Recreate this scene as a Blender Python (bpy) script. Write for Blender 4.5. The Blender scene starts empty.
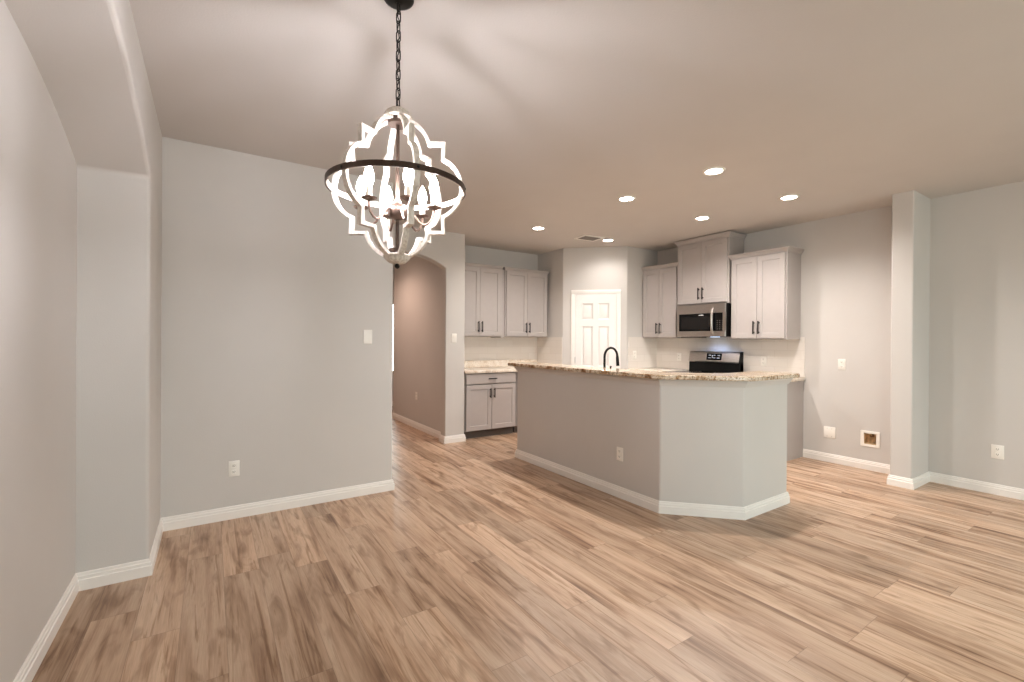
import bpy, bmesh, math, random
from mathutils import Vector, Matrix
random.seed(7)
scene = bpy.context.scene
COL = scene.collection
PI = math.pi
R = math.radians

def lin(r, g, b):
    f = lambda c: c / 12.92 if c <= 0.04045 else ((c + 0.055) / 1.055) ** 2.4
    return (f(r / 255), f(g / 255), f(b / 255), 1.0)

# ------------------------------------------------------------------ camera
H_CAM = 1.3436
yaw, pitch, roll = R(33.44), R(-0.112), R(0.3585)
fw = Vector((math.sin(yaw), math.cos(yaw), 0)); rt = Vector((math.cos(yaw), -math.sin(yaw), 0)); up = Vector((0, 0, 1))
f2 = fw * math.cos(pitch) + up * math.sin(pitch); u2 = up * math.cos(pitch) - fw * math.sin(pitch)
r3 = rt * math.cos(roll) + u2 * math.sin(roll); u3 = u2 * math.cos(roll) - rt * math.sin(roll)
cam = bpy.data.cameras.new('camera'); camo = bpy.data.objects.new('camera', cam); COL.objects.link(camo)
M4 = Matrix((r3, u3, -f2)).transposed().to_4x4(); M4.translation = (0, 0, H_CAM)
camo.matrix_world = M4
cam.sensor_fit = 'HORIZONTAL'; cam.sensor_width = 36.0; cam.lens = 455.5 / 1024 * 36.0
cam.clip_start = 0.02
scene.camera = camo

# ------------------------------------------------------------------ light levels, world and exposure
EXPOSURE = -0.09
SKY = 10.8                # daylight outside
CAN_L = 40.0              # radiance of the downlight lenses
CAN_W = 124.0             # beam of each downlight
BULB_L = 320.0            # radiance of the chandelier bulbs
vs = scene.view_settings
vs.view_transform = 'Standard'; vs.look = 'None'; vs.exposure = EXPOSURE; vs.gamma = 1.0; vs.use_curve_mapping = False
scene.display_settings.display_device = 'sRGB'
cy = scene.cycles
cy.use_denoising = True; cy.max_bounces = 14; cy.diffuse_bounces = 8; cy.glossy_bounces = 4; cy.transmission_bounces = 6
cy.transparent_max_bounces = 12; cy.sample_clamp_indirect = 6.0; cy.caustics_reflective = False; cy.caustics_refractive = False

world = bpy.data.worlds.new('sky'); scene.world = world; world.use_nodes = True
wn = world.node_tree; wn.nodes.clear()
wo = wn.nodes.new('ShaderNodeOutputWorld'); wb = wn.nodes.new('ShaderNodeBackground')
wtc = wn.nodes.new('ShaderNodeTexCoord'); wsx = wn.nodes.new('ShaderNodeSeparateXYZ'); wcr = wn.nodes.new('ShaderNodeValToRGB')
wn.links.new(wtc.outputs['Generated'], wsx.inputs[0])
wmr = wn.nodes.new('ShaderNodeMapRange'); wmr.inputs['From Min'].default_value = -1; wmr.inputs['From Max'].default_value = 1
wn.links.new(wsx.outputs['Z'], wmr.inputs['Value']); wn.links.new(wmr.outputs[0], wcr.inputs[0])
ce = wcr.color_ramp.elements
ce[0].position = 0.40; ce[0].color = (0.60, 0.62, 0.60, 1)
ce[1].position = 0.60; ce[1].color = (0.90, 1.0, 1.04, 1)
wb.inputs['Strength'].default_value = SKY
wn.links.new(wcr.outputs[0], wb.inputs['Color']); wn.links.new(wb.outputs[0], wo.inputs[0])

# ------------------------------------------------------------------ node helpers / materials
def newmat(name):
    m = bpy.data.materials.new(name); m.use_nodes = True
    nt = m.node_tree; b = nt.nodes['Principled BSDF']
    return m, nt, b
def node(nt, t, props=None, **ins):
    n = nt.nodes.new('ShaderNode' + t)
    for k, v in (props or {}).items(): setattr(n, k, v)
    for k, v in ins.items():
        key = k
        if k.startswith('i') and k[1:].isdigit(): key = int(k[1:])
        if hasattr(v, 'node'): nt.links.new(v, n.inputs[key])
        else: n.inputs[key].default_value = v
    return n
def math_(nt, op, a, b=0.0):
    return node(nt, 'Math', {'operation': op}, i0=a, i1=b).outputs[0]
def ramp(nt, fac, stops):
    n = nt.nodes.new('ShaderNodeValToRGB'); nt.links.new(fac, n.inputs[0])
    e = n.color_ramp.elements
    while len(e) < len(stops): e.new(0.5)
    for i, (p, c) in enumerate(stops): e[i].position = p; e[i].color = c
    return n.outputs[0]
def mixc(nt, fac, a, b, mode='MIX'):
    n = node(nt, 'Mix', {'data_type': 'RGBA', 'blend_type': mode})
    for i, v in ((0, fac), (6, a), (7, b)):
        if hasattr(v, 'node'): nt.links.new(v, n.inputs[i])
        else: n.inputs[i].default_value = v
    return n.outputs[2]
def simple(name, col, rough=0.5, metal=0.0, noise=0.03, nscale=40, bump=0.0, bscale=200, spec=0.5, coat=0.0):
    """paint / plastic / metal with a faint mottling"""
    m, nt, b = newmat(name)
    tc = node(nt, 'TexCoord').outputs['Object']
    n = node(nt, 'TexNoise', Vector=tc, Scale=nscale, Detail=3.0).outputs['Fac']
    lo = tuple(c * (1 - noise) for c in col[:3]) + (1,); hi = tuple(min(1, c * (1 + noise)) for c in col[:3]) + (1,)
    nt.links.new(ramp(nt, n, [(0.3, lo), (0.7, hi)]), b.inputs['Base Color'])
    b.inputs['Roughness'].default_value = rough; b.inputs['Metallic'].default_value = metal
    b.inputs['Specular IOR Level'].default_value = spec; b.inputs['Coat Weight'].default_value = coat
    if bump:
        bn = node(nt, 'TexNoise', Vector=tc, Scale=bscale, Detail=2.0).outputs['Fac']
        bp = node(nt, 'Bump', Strength=bump, Distance=0.002, Height=bn)
        nt.links.new(bp.outputs[0], b.inputs['Normal'])
    return m
def emit(name, col, strength):
    m, nt, b = newmat(name)
    b.inputs['Base Color'].default_value = (0.9, 0.9, 0.9, 1)
    b.inputs['Emission Color'].default_value = col; b.inputs['Emission Strength'].default_value = strength
    return m

M = {}
M['wall'] = simple('wall_paint', lin(204, 200, 195), 0.6, noise=0.012, nscale=3, bump=0.25, bscale=160, spec=0.3)
M['ceiling'] = simple('ceiling_paint', lin(205, 200, 195), 0.75, noise=0.012, nscale=3, bump=0.3, bscale=120, spec=0.2)
M['trim'] = simple('white_trim_paint', lin(238, 234, 228), 0.35, noise=0.01, nscale=8)
M['door'] = simple('white_door_paint', lin(240, 237, 233), 0.35, noise=0.01, nscale=8)
M['cabinet'] = simple('grey_cabinet_paint', lin(174, 167, 163), 0.4, noise=0.015, nscale=12)
M['toe'] = simple('dark_toe_kick', lin(92, 84, 78), 0.6)
M['black'] = simple('black_metal', lin(20, 18, 17), 0.42, 0.3, spec=0.3)
M['bronze'] = simple('bronze_metal', lin(74, 60, 52), 0.4, 0.8)
M['hub'] = simple('brown_hub_metal', lin(112, 92, 82), 0.35, 0.75)
M['plastic'] = simple('white_plastic', lin(240, 236, 228), 0.35, noise=0.01)
M['slot'] = simple('slot_dark', lin(120, 112, 104), 0.5)
M['white_metal'] = simple('white_metal', lin(238, 235, 228), 0.4, noise=0.01)
M['blackglass'] = simple('black_glass', lin(9, 9, 10), 0.12, noise=0.0, spec=0.25)
M['windowglass'] = simple('oven_window_glass', lin(26, 24, 23), 0.2, noise=0.05, spec=0.25)
M['blackplastic'] = simple('black_plastic', lin(9, 9, 9), 0.4, spec=0.25)
M['greymark'] = simple('printed_marks', lin(190, 190, 192), 0.5)
M['candle'] = simple('candle_sleeve_ivory', lin(236, 228, 212), 0.5)
M['chrome'] = simple('hinge_metal', lin(190, 186, 180), 0.3, 0.9)
M['lens'] = emit('downlight_lens', (0.98, 0.92, 0.87, 1), CAN_L)
M['lens_warm'] = emit('added_warm_hall_lens', (1.0, 0.70, 0.54, 1), CAN_L)
M['bulb'] = emit('bulb_glow', (0.98, 0.95, 1.0, 1), BULB_L)
M['cooklamp'] = emit('cooktop_lamp_glow', (0.55, 0.72, 1.0, 1), 4.0)
M['hole'] = simple('box_inside', lin(205, 175, 135), 0.8, noise=0.35, nscale=30)
M['valve'] = simple('brass_valve', lin(90, 60, 38), 0.4, 0.7)

def mat_steel():
    m, nt, b = newmat('brushed_steel')
    tc = node(nt, 'TexCoord').outputs['Object']
    mp = node(nt, 'Mapping', Vector=tc); mp.inputs['Scale'].default_value = (3, 3, 260)
    n = node(nt, 'TexNoise', Vector=mp.outputs[0], Scale=4.0, Detail=3.0).outputs['Fac']
    nt.links.new(ramp(nt, n, [(0.3, lin(168, 160, 154)), (0.7, lin(206, 199, 192))]), b.inputs['Base Color'])
    b.inputs['Metallic'].default_value = 1.0; b.inputs['Roughness'].default_value = 0.28
    return m
M['steel'] = mat_steel()

def mat_whitewash():
    m, nt, b = newmat('whitewashed_wood')
    tc = node(nt, 'TexCoord').outputs['Object']
    mp = node(nt, 'Mapping', Vector=tc); mp.inputs['Scale'].default_value = (60, 60, 14)
    n = node(nt, 'TexNoise', Vector=mp.outputs[0], Scale=2.0, Detail=5.0).outputs['Fac']
    nt.links.new(ramp(nt, n, [(0.32, lin(190, 178, 166)), (0.6, lin(228, 220, 210))]), b.inputs['Base Color'])
    b.inputs['Roughness'].default_value = 0.6
    return m
M['whitewash'] = mat_whitewash()

def mat_floor():
    m, nt, b = newmat('wood_plank_floor')
    tc = node(nt, 'TexCoord').outputs['Object']
    s = node(nt, 'SeparateXYZ', Vector=tc); X, Y = s.outputs['X'], s.outputs['Y']
    W, L = 0.178, 1.22
    xr = math_(nt, 'DIVIDE', math_(nt, 'ADD', X, 20.05), W); row = math_(nt, 'FLOOR', xr); fx = math_(nt, 'FRACT', xr)
    off = node(nt, 'TexWhiteNoise', {'noise_dimensions': '1D'}, W=row).outputs['Value']
    yr = math_(nt, 'ADD', math_(nt, 'DIVIDE', math_(nt, 'ADD', Y, 20.0), L), math_(nt, 'MULTIPLY', off, 7.3))
    seg = math_(nt, 'FLOOR', yr); fy = math_(nt, 'FRACT', yr)
    cid = node(nt, 'CombineXYZ', X=row, Y=seg).outputs[0]
    wnz = node(nt, 'TexWhiteNoise', {'noise_dimensions': '2D'}, Vector=cid)
    v1 = wnz.outputs['Value']
    # grain space: long along Y, shifted per plank
    def gv(sx, sy):
        return node(nt, 'CombineXYZ', X=math_(nt, 'ADD', math_(nt, 'MULTIPLY', X, sx), math_(nt, 'MULTIPLY', v1, 53.0)),
                    Y=math_(nt, 'ADD', math_(nt, 'MULTIPLY', Y, sy), math_(nt, 'MULTIPLY', v1, 91.0)), Z=math_(nt, 'MULTIPLY', v1, 17.0)).outputs[0]
    broad = node(nt, 'TexNoise', Vector=gv(10, 0.85), Scale=1.0, Detail=4.0, Roughness=0.55, Distortion=0.6).outputs['Fac']
    streak = node(nt, 'TexNoise', Vector=gv(26, 1.1), Scale=1.0, Detail=5.0, Roughness=0.6, Distortion=0.5).outputs['Fac']
    fine = node(nt, 'TexNoise', Vector=gv(210, 9), Scale=1.0, Detail=3.0).outputs['Fac']
    knot = node(nt, 'TexNoise', Vector=gv(11, 2.6), Scale=1.0, Detail=3.0, Distortion=1.2).outputs['Fac']
    a = math_(nt, 'ADD', math_(nt, 'MULTIPLY', broad, 0.70), math_(nt, 'MULTIPLY', streak, 0.30))
    col = ramp(nt, a, [(0.31, lin(124, 94, 72)), (0.39, lin(156, 124, 99)), (0.46, lin(184, 154, 128)), (0.56, lin(198, 170, 145)), (0.68, lin(208, 184, 160))])
    kn = ramp(nt, knot, [(0.54, (1, 1, 1, 1)), (0.70, (0.58, 0.50, 0.43, 1))])
    col = mixc(nt, 0.8, col, kn, 'MULTIPLY')
    thin = node(nt, 'TexNoise', Vector=gv(30, 1.35), Scale=1.0, Detail=5.0, Roughness=0.62, Distortion=0.8).outputs['Fac']
    col = mixc(nt, 1.0, col, ramp(nt, thin, [(0.34, (0.58, 0.48, 0.39, 1)), (0.405, (0.82, 0.77, 0.71, 1)), (0.45, (1, 1, 1, 1)), (0.7, (1.03, 1.03, 1.03, 1))]), 'MULTIPLY')
    fn = ramp(nt, fine, [(0.35, (0.90, 0.89, 0.88, 1)), (0.6, (1.03, 1.03, 1.03, 1))])
    col = mixc(nt, 1.0, col, fn, 'MULTIPLY')
    tone = ramp(nt, v1, [(0.0, (0.80, 0.79, 0.78, 1)), (0.5, (0.96, 0.96, 0.96, 1)), (1.0, (1.10, 1.10, 1.10, 1))])
    col = mixc(nt, 1.0, col, tone, 'MULTIPLY')
    ex = math_(nt, 'MINIMUM', fx, math_(nt, 'SUBTRACT', 1.0, fx)); ey = math_(nt, 'MINIMUM', fy, math_(nt, 'SUBTRACT', 1.0, fy))
    gap = math_(nt, 'MAXIMUM', math_(nt, 'LESS_THAN', ex, 0.006), math_(nt, 'LESS_THAN', ey, 0.0011))
    col = mixc(nt, math_(nt, 'MULTIPLY', gap, 0.45), col, lin(92, 70, 54))
    nt.links.new(col, b.inputs['Base Color'])
    nt.links.new(ramp(nt, streak, [(0.3, (0.42,) * 3 + (1,)), (0.7, (0.32,) * 3 + (1,))]), b.inputs['Roughness'])
    b.inputs['Specular IOR Level'].default_value = 0.45
    bp = node(nt, 'Bump', Strength=0.15, Distance=0.001, Height=math_(nt, 'SUBTRACT', fine, math_(nt, 'MULTIPLY', gap, 1.5)))
    nt.links.new(bp.outputs[0], b.inputs['Normal'])
    return m
M['floor'] = mat_floor()

def mat_granite():
    m, nt, b = newmat('beige_granite')
    tc = node(nt, 'TexCoord').outputs['Object']
    n1 = node(nt, 'TexNoise', Vector=tc, Scale=9.0, Detail=6.0, Roughness=0.65, Distortion=1.2).outputs['Fac']
    n2 = node(nt, 'TexNoise', Vector=tc, Scale=55.0, Detail=4.0, Roughness=0.7).outputs['Fac']
    v = node(nt, 'TexVoronoi', Vector=tc, Scale=90.0).outputs['Distance']
    base = ramp(nt, n1, [(0.30, lin(120, 84, 56)), (0.42, lin(176, 146, 112)), (0.5, lin(216, 200, 178)), (0.7, lin(232, 222, 206))])
    sp = ramp(nt, n2, [(0.34, lin(72, 52, 42)), (0.44, lin(190, 166, 138)), (0.52, (1, 1, 1, 1)), (0.7, (1, 1, 1, 1))])
    col = mixc(nt, 0.8, base, sp, 'MULTIPLY')
    nt.links.new(col, b.inputs['Base Color']); b.inputs['Roughness'].default_value = 0.12
    return m
M['granite'] = mat_granite()
def mat_granite2():
    m, nt, b = newmat('pale_granite')
    tc = node(nt, 'TexCoord').outputs['Object']
    n1 = node(nt, 'TexNoise', Vector=tc, Scale=7.0, Detail=6.0, Roughness=0.65, Distortion=1.0).outputs['Fac']
    n2 = node(nt, 'TexNoise', Vector=tc, Scale=60.0, Detail=4.0, Roughness=0.7).outputs['Fac']
    base = ramp(nt, n1, [(0.32, lin(200, 182, 160)), (0.45, lin(226, 214, 198)), (0.6, lin(238, 231, 220))])
    sp = ramp(nt, n2, [(0.30, lin(130, 110, 94)), (0.40, lin(225, 214, 200)), (0.5, (1, 1, 1, 1))])
    nt.links.new(mixc(nt, 0.6, base, sp, 'MULTIPLY'), b.inputs['Base Color']); b.inputs['Roughness'].default_value = 0.14
    return m
M['granite_pale'] = mat_granite2()
def mat_tile():
    m, nt, b = newmat('pale_subway_tile')
    uv = node(nt, 'TexCoord').outputs['UV']
    br = node(nt, 'TexBrick', Vector=uv, Scale=1.0)
    br.inputs['Color1'].default_value = lin(230, 224, 217); br.inputs['Color2'].default_value = lin(225, 218, 210)
    br.inputs['Mortar'].default_value = lin(221, 214, 206)
    br.inputs['Mortar Size'].default_value = 0.0035; br.inputs['Mortar Smooth'].default_value = 0.2
    br.inputs['Brick Width'].default_value = 0.305; br.inputs['Row Height'].default_value = 0.102
    nt.links.new(br.outputs['Color'], b.inputs['Base Color']); b.inputs['Roughness'].default_value = 0.16
    bp = node(nt, 'Bump', {'invert': True}, Strength=0.15, Distance=0.002, Height=br.outputs['Fac']); nt.links.new(bp.outputs[0], b.inputs['Normal'])
    return m
M['tile'] = mat_tile()
def mat_glass():
    m, nt, b = newmat('clear_window_glass'); nt.nodes.remove(b)
    out = nt.nodes['Material Output']
    t = node(nt, 'BsdfTransparent', Color=(0.95, 0.97, 0.95, 1)); g = node(nt, 'BsdfGlossy', Roughness=0.02)
    lw = node(nt, 'Fresnel', IOR=1.45)
    mx = node(nt, 'MixShader', i0=lw.outputs[0]); nt.links.new(t.outputs[0], mx.inputs[1]); nt.links.new(g.outputs[0], mx.inputs[2])
    nt.links.new(mx.outputs[0], out.inputs[0])
    return m
M['glass'] = mat_glass()

# ------------------------------------------------------------------ mesh helpers
class MB:
    def __init__(s): s.bm = bmesh.new()
    def box(s, x0, x1, y0, y1, z0, z1, bev=0.0, seg=2):
        r = bmesh.ops.create_cube(s.bm, size=1.0)
        vs = r['verts']
        for v in vs:
            v.co = Vector(((x0 + x1) / 2 + v.co.x * (x1 - x0), (y0 + y1) / 2 + v.co.y * (y1 - y0), (z0 + z1) / 2 + v.co.z * (z1 - z0)))
        if bev:
            es = {e for v in vs for e in v.link_edges}
            bmesh.ops.bevel(s.bm, geom=list(es), offset=bev, segments=seg, affect='EDGES', profile=0.5)
        return s
    def prism(s, pts, axis, a0, a1):
        """extrude polygon pts (2-D) along axis 'x','y','z' from a0 to a1"""
        def P(p, a):
            return {'x': (a, p[0], p[1]), 'y': (p[0], a, p[1]), 'z': (p[0], p[1], a)}[axis]
        A = [s.bm.verts.new(P(p, a0)) for p in pts]; B = [s.bm.verts.new(P(p, a1)) for p in pts]
        s.bm.faces.new(A); s.bm.faces.new(B[::-1])
        n = len(pts)
        for i in range(n):
            j = (i + 1) % n; s.bm.faces.new((A[j], A[i], B[i], B[j]))
        return s
    def sweep(s, path, prof, closed=False, nrm=None):
        """rings: list of lists of points (already placed)"""
        rings = [[s.bm.verts.new(p) for p in ring] for ring in path]
        n = len(rings[0]); m = len(rings)
        for i in range(m if closed else m - 1):
            a, b = rings[i], rings[(i + 1) % m]
            for k in range(n if prof else n - 1):
                l = (k + 1) % n; s.bm.faces.new((a[k], a[l], b[l], b[k]))
        if not closed and prof:
            s.bm.faces.new(rings[0][::-1]); s.bm.faces.new(rings[-1])
        return s
    def tube(s, pts, rad, seg=10, closed=False):
        pts = [Vector(p) for p in pts]; n = len(pts)
        rr = rad if isinstance(rad, (list, tuple)) else [rad] * n
        rings = []; prevn = None
        for i in range(n):
            if closed: t = (pts[(i + 1) % n] - pts[i - 1]).normalized()
            elif i == 0: t = (pts[1] - pts[0]).normalized()
            elif i == n - 1: t = (pts[-1] - pts[-2]).normalized()
            else: t = ((pts[i + 1] - pts[i]).normalized() + (pts[i] - pts[i - 1]).normalized()).normalized()
            if prevn is None:
                ref = Vector((0, 0, 1)) if abs(t.z) < 0.9 else Vector((1, 0, 0))
                prevn = (ref - t * ref.dot(t)).normalized()
            else:
                prevn = (prevn - t * prevn.dot(t)).normalized()
            bn = t.cross(prevn)
            rings.append([pts[i] + (prevn * math.cos(2 * PI * k / seg) + bn * math.sin(2 * PI * k / seg)) * rr[i] for k in range(seg)])
        return s.sweep(rings, True, closed)
    def lathe(s, prof, seg=24, c=(0, 0, 0)):
        """prof: (r, z) from one axis end to the other"""
        rings = []; bm = s.bm; c = Vector(c)
        for r, z in prof:
            if r < 1e-6: rings.append([bm.verts.new(c + Vector((0, 0, z)))])
            else: rings.append([bm.verts.new(c + Vector((r * math.cos(2 * PI * k / seg), r * math.sin(2 * PI * k / seg), z))) for k in range(seg)])
        for a, b in zip(rings, rings[1:]):
            for k in range(seg):
                l = (k + 1) % seg
                if len(a) == 1 and len(b) == 1: continue
                if len(a) == 1: bm.faces.new((a[0], b[l], b[k]))
                elif len(b) == 1: bm.faces.new((a[k], a[l], b[0]))
                else: bm.faces.new((a[k], a[l], b[l], b[k]))
        return s
    def build(s, name, mat, parent=None, loc=None, smooth=40, rotz=None, uv=None):
        bmesh.ops.recalc_face_normals(s.bm, faces=s.bm.faces)
        me = bpy.data.meshes.new(name)
        if uv:
            lay = s.bm.loops.layers.uv.new('UVMap')
            for f in s.bm.faces:
                for l in f.loops: l[lay].uv = uv(l.vert.co)
        s.bm.to_mesh(me); s.bm.free()
        me.materials.append(mat)
        if smooth:
            me.shade_smooth(); me.set_sharp_from_angle(angle=R(smooth))
        o = bpy.data.objects.new(name, me); COL.objects.link(o)
        if parent: o.parent = parent
        if loc: o.location = loc
        if rotz is not None: o.rotation_euler = (0, 0, rotz)
        return o
def tag(o, label, cat, group=None):
    o['label'] = label; o['category'] = cat
    if group: o['group'] = group
    return o
def thing(name, label, cat, loc=(0, 0, 0), rotz=0.0, group=None):
    o = bpy.data.objects.new(name, None); COL.objects.link(o); o.empty_display_size = 0.1
    o.location = loc; o.rotation_euler = (0, 0, rotz)
    return tag(o, label, cat, group)
def struct(o):
    o['kind'] = 'structure'; return o
def copy_tree(o, parent=None):
    c = o.copy(); COL.objects.link(c)
    if parent: c.parent = parent
    for ch in list(o.children): copy_tree(ch, c)
    return c
def bevel_mod(o, w=0.012, seg=3, ang=50):
    b = o.modifiers.new('round_corners', 'BEVEL'); b.width = w; b.segments = seg; b.limit_method = 'ANGLE'; b.angle_limit = R(ang)
    return o

# ------------------------------------------------------------------ the room
C = 2.74
X0, X1 = -0.595, -0.289          # back of the niche, left wall face
Y1 = 3.979                       # wall with the outlet, facing the camera
YN = 3.282                       # far end of the niche
X2 = 1.354                       # free end of that wall
YH, TH = 5.385, 0.14             # arched wall
XJ = 2.527                       # right jamb of the arch
XHS = 2.805                      # kitchen-side end of the arched wall
XHALL = 2.60                    # right wall of the hallway
YHE = 9.0; YJ = 7.62
YB = 5.988; XP = 4.448; YP1 = 5.343; XP2 = 5.116; YP2 = YP1 - (XP2 - XP)
XK = 5.79                        # range wall
XR = 5.822                       # right wall
XS, YS, TS = 5.364, 1.458, 0.165 # stub wall
YR = -2.8                        # wall behind the camera
E_ = 0.04

struct(MB().box(-0.9, 6.1, YR - 0.2, 9.3, -0.1, 0).build('floor', M['floor'], smooth=0))
struct(MB().box(-0.9, 6.1, YR - 0.2, 9.3, C, C + 0.1).build('ceiling', M['ceiling'], smooth=0))

def arc(y0, y1, zs, rise, n=40):
    """points along a segmental arch from y0 to y1"""
    c = (y0 + y1) / 2; w = abs(y1 - y0) / 2; Rr = (w * w + rise * rise) / (2 * rise); zc = zs + rise - Rr
    a = math.asin(w / Rr); sg = 1 if y1 > y0 else -1
    return [(c + sg * Rr * math.sin(-a + 2 * a * i / n), zc + Rr * math.cos(-a + 2 * a * i / n)) for i in range(n + 1)]

# left wall with the arched niche
NA = 0.62
YW = -0.45
pts = [(YW, -E_), (NA, -E_)] + arc(NA, YN, 2.252, 0.252) + [(YN, -E_), (Y1 + 0.06, -E_), (Y1 + 0.06, C + E_), (YW, C + E_)]
bevel_mod(struct(MB().prism(pts, 'x', X0 - 0.06, X1).build('wall_left', M['wall'], smooth=30)), 0.018, 4)
struct(MB().box(X0 - 0.12, X0, YW, Y1 + 0.1, -E_, C + E_).build('wall_niche', M['wall'], smooth=0))
# wall facing the camera on the left
bevel_mod(struct(MB().box(X1 - 0.3, X2, Y1, Y1 + 0.13, -E_, C + E_).build('wall_dining', M['wall'], smooth=30)), 0.012)
# arched wall and the hallway behind it
pts = [(0.7, -E_), (XJ - 1.05, -E_)] + arc(XJ - 1.05, XJ, 2.27, 0.15, 28) + [(XJ, -E_), (XHS, -E_), (XHS, C + E_), (0.7, C + E_)]
bevel_mod(struct(MB().prism(pts, 'y', YH, YH + TH).build('wall_hall', M['wall'], smooth=30)), 0.012)
struct(MB().prism([(XHALL, YH + TH - 0.01), (XHS, YH + TH - 0.01), (XHS, YJ - 0.12), (3.52, YJ - 0.12), (3.52, YHE + 0.1), (3.4, YHE + 0.1), (3.4, YJ), (XHALL, YJ)], 'z', -E_, C + E_).build('wall_hall_right', M['wall'], smooth=0))
struct(MB().box(1.1, 1.2, YH + TH - 0.01, YHE + 0.1, -E_, C + E_).build('wall_hall_left', M['wall'], smooth=0))
struct(MB().box(0.6, 0.7, Y1 + 0.12, YH + 0.1, -E_, C + E_).build('wall_passage', M['wall'], smooth=0))

def wall_holes(name, axis, a0, a1, u0, u1, holes, mat=None):
    """slab across 'y' (u = x) or 'x' (u = y) with rectangular holes (u0,u1,z0,z1)"""
    us = sorted({u0, u1, *[h[0] for h in holes], *[h[1] for h in holes]})
    zs = sorted({-E_, C + E_, *[h[2] for h in holes], *[h[3] for h in holes]})
    inside = lambda u, z: any(h[0] < u < h[1] and h[2] < z < h[3] for h in holes)
    nu, nz = len(us) - 1, len(zs) - 1
    solid = [[not inside((us[i] + us[i + 1]) / 2, (zs[j] + zs[j + 1]) / 2) for j in range(nz)] for i in range(nu)]
    mb = MB(); vc = {}
    def V(u, z, a):
        k = (u, z, a)
        if k not in vc: vc[k] = mb.bm.verts.new((u, a, z) if axis == 'y' else (a, u, z))
        return vc[k]
    S = lambda i, j: 0 <= i < nu and 0 <= j < nz and solid[i][j]
    for i in range(nu):
        for j in range(nz):
            if not solid[i][j]: continue
            a, b, c, d = us[i], us[i + 1], zs[j], zs[j + 1]
            for p in (a0, a1): mb.bm.faces.new((V(a, c, p), V(b, c, p), V(b, d, p), V(a, d, p)))
            if not S(i - 1, j): mb.bm.faces.new((V(a, c, a0), V(a, d, a0), V(a, d, a1), V(a, c, a1)))
            if not S(i + 1, j): mb.bm.faces.new((V(b, c, a0), V(b, d, a0), V(b, d, a1), V(b, c, a1)))
            if not S(i, j - 1): mb.bm.faces.new((V(a, c, a0), V(b, c, a0), V(b, c, a1), V(a, c, a1)))
            if not S(i, j + 1): mb.bm.faces.new((V(a, d, a0), V(b, d, a0), V(b, d, a1), V(a, d, a1)))
    return struct(mb.build(name, mat or M['wall'], smooth=0))

# windows: in the wall behind the camera and at the far end of the hallway
RW = [(0.25, 1.65), (2.15, 3.55), (4.05, 5.45)]; WZ = (0.45, 2.25)
wall_holes('wall_rear', 'y', YR - 0.14, YR, X0 - 0.12, XR + 0.1, [(a, b, *WZ) for a, b in RW])
LW = (-2.5, -0.75)  # opening for an unseen side window, added to brighten the island's long side
wall_holes('wall_left_rear', 'x', X1 - 0.14, X1, YR - 0.05, YW + 0.02, [(*LW, *WZ)])
HW = (2.72, 3.12); HWZ = (0.69, 2.06)
wall_holes('wall_hall_end', 'y', YHE, YHE + 0.14, 1.1, 3.52, [(*HW, *HWZ)])
def window(n, u0, u1, z0, z1, y0, y1, face):
    w = 0.05; ym = (y0 + y1) / 2
    mb = MB()
    for a, b, c, d in ((u0, u1, z0, z0 + w), (u0, u1, z1 - w, z1), (u0, u0 + w, z0, z1), (u1 - w, u1, z0, z1), (u0, u1, (z0 + z1) / 2 - 0.02, (z0 + z1) / 2 + 0.02)):
        mb.box(a, b, ym - 0.03, ym + 0.03, c, d)
    o = struct(mb.build('window_%d' % n, M['trim'], smooth=0))
    MB().box(u0 + 0.02, u1 - 0.02, ym - 0.004, ym + 0.004, z0 + 0.02, z1 - 0.02).build('pane', M['glass'], o, smooth=0)
for i, (a, b) in enumerate(RW): window(i + 1, a, b, *WZ, YR - 0.14, YR, 1)
w4 = MB()
for a, b, c, d in ((HW[0], HW[1], HWZ[0], HWZ[0] + 0.015), (HW[0], HW[1], HWZ[1] - 0.015, HWZ[1]), (HW[0], HW[0] + 0.03, *HWZ), (HW[1] - 0.012, HW[1], *HWZ)):
    w4.box(a, b, YHE + 0.03, YHE + 0.08, c, d)
w4 = struct(w4.build('window_4', M['trim'], smooth=0))
MB().box(HW[0], HW[1], YHE + 0.052, YHE + 0.058, *HWZ).build('pane', M['glass'], w4, smooth=0)

mb = MB(); xm = X1 - 0.07; w = 0.05
for a, b, c, d in ((*LW, WZ[0], WZ[0] + w), (*LW, WZ[1] - w, WZ[1]), (LW[0], LW[0] + w, *WZ), (LW[1] - w, LW[1], *WZ), (-1.65, -1.60, *WZ)):
    mb.box(xm - 0.03, xm + 0.03, a, b, c, d)
w5 = struct(mb.build('window_5', M['trim'], smooth=0))  # added window, out of view, lets daylight reach surfaces facing -X
MB().box(xm - 0.004, xm + 0.004, LW[0] + 0.02, LW[1] - 0.02, WZ[0] + 0.02, WZ[1] - 0.02).build('pane', M['glass'], w5, smooth=0)

# daylight sampled through the window openings (sky portals, they add no light of their own)
def portal(x0, x1, z0, z1, y, ry, side=None):
    l = bpy.data.lights.new('sky_portal', 'AREA'); l.shape = 'RECTANGLE'; l.size = x1 - x0; l.size_y = z1 - z0; l.cycles.is_portal = True
    o = bpy.data.objects.new('sky_portal', l); COL.objects.link(o)
    o.location = ((x0 + x1) / 2, y, (z0 + z1) / 2); o.rotation_euler = (R(ry), 0, 0)
    if side is not None: o.location = (side, (x0 + x1) / 2, (z0 + z1) / 2); o.rotation_euler = (R(90), 0, R(-90))
for a, b in RW: portal(a, b, *WZ, YR - 0.16, 90)
portal(*HW, *HWZ, YHE + 0.16, -90)
portal(*LW, *WZ, 0, 90, X1 - 0.16)

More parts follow.
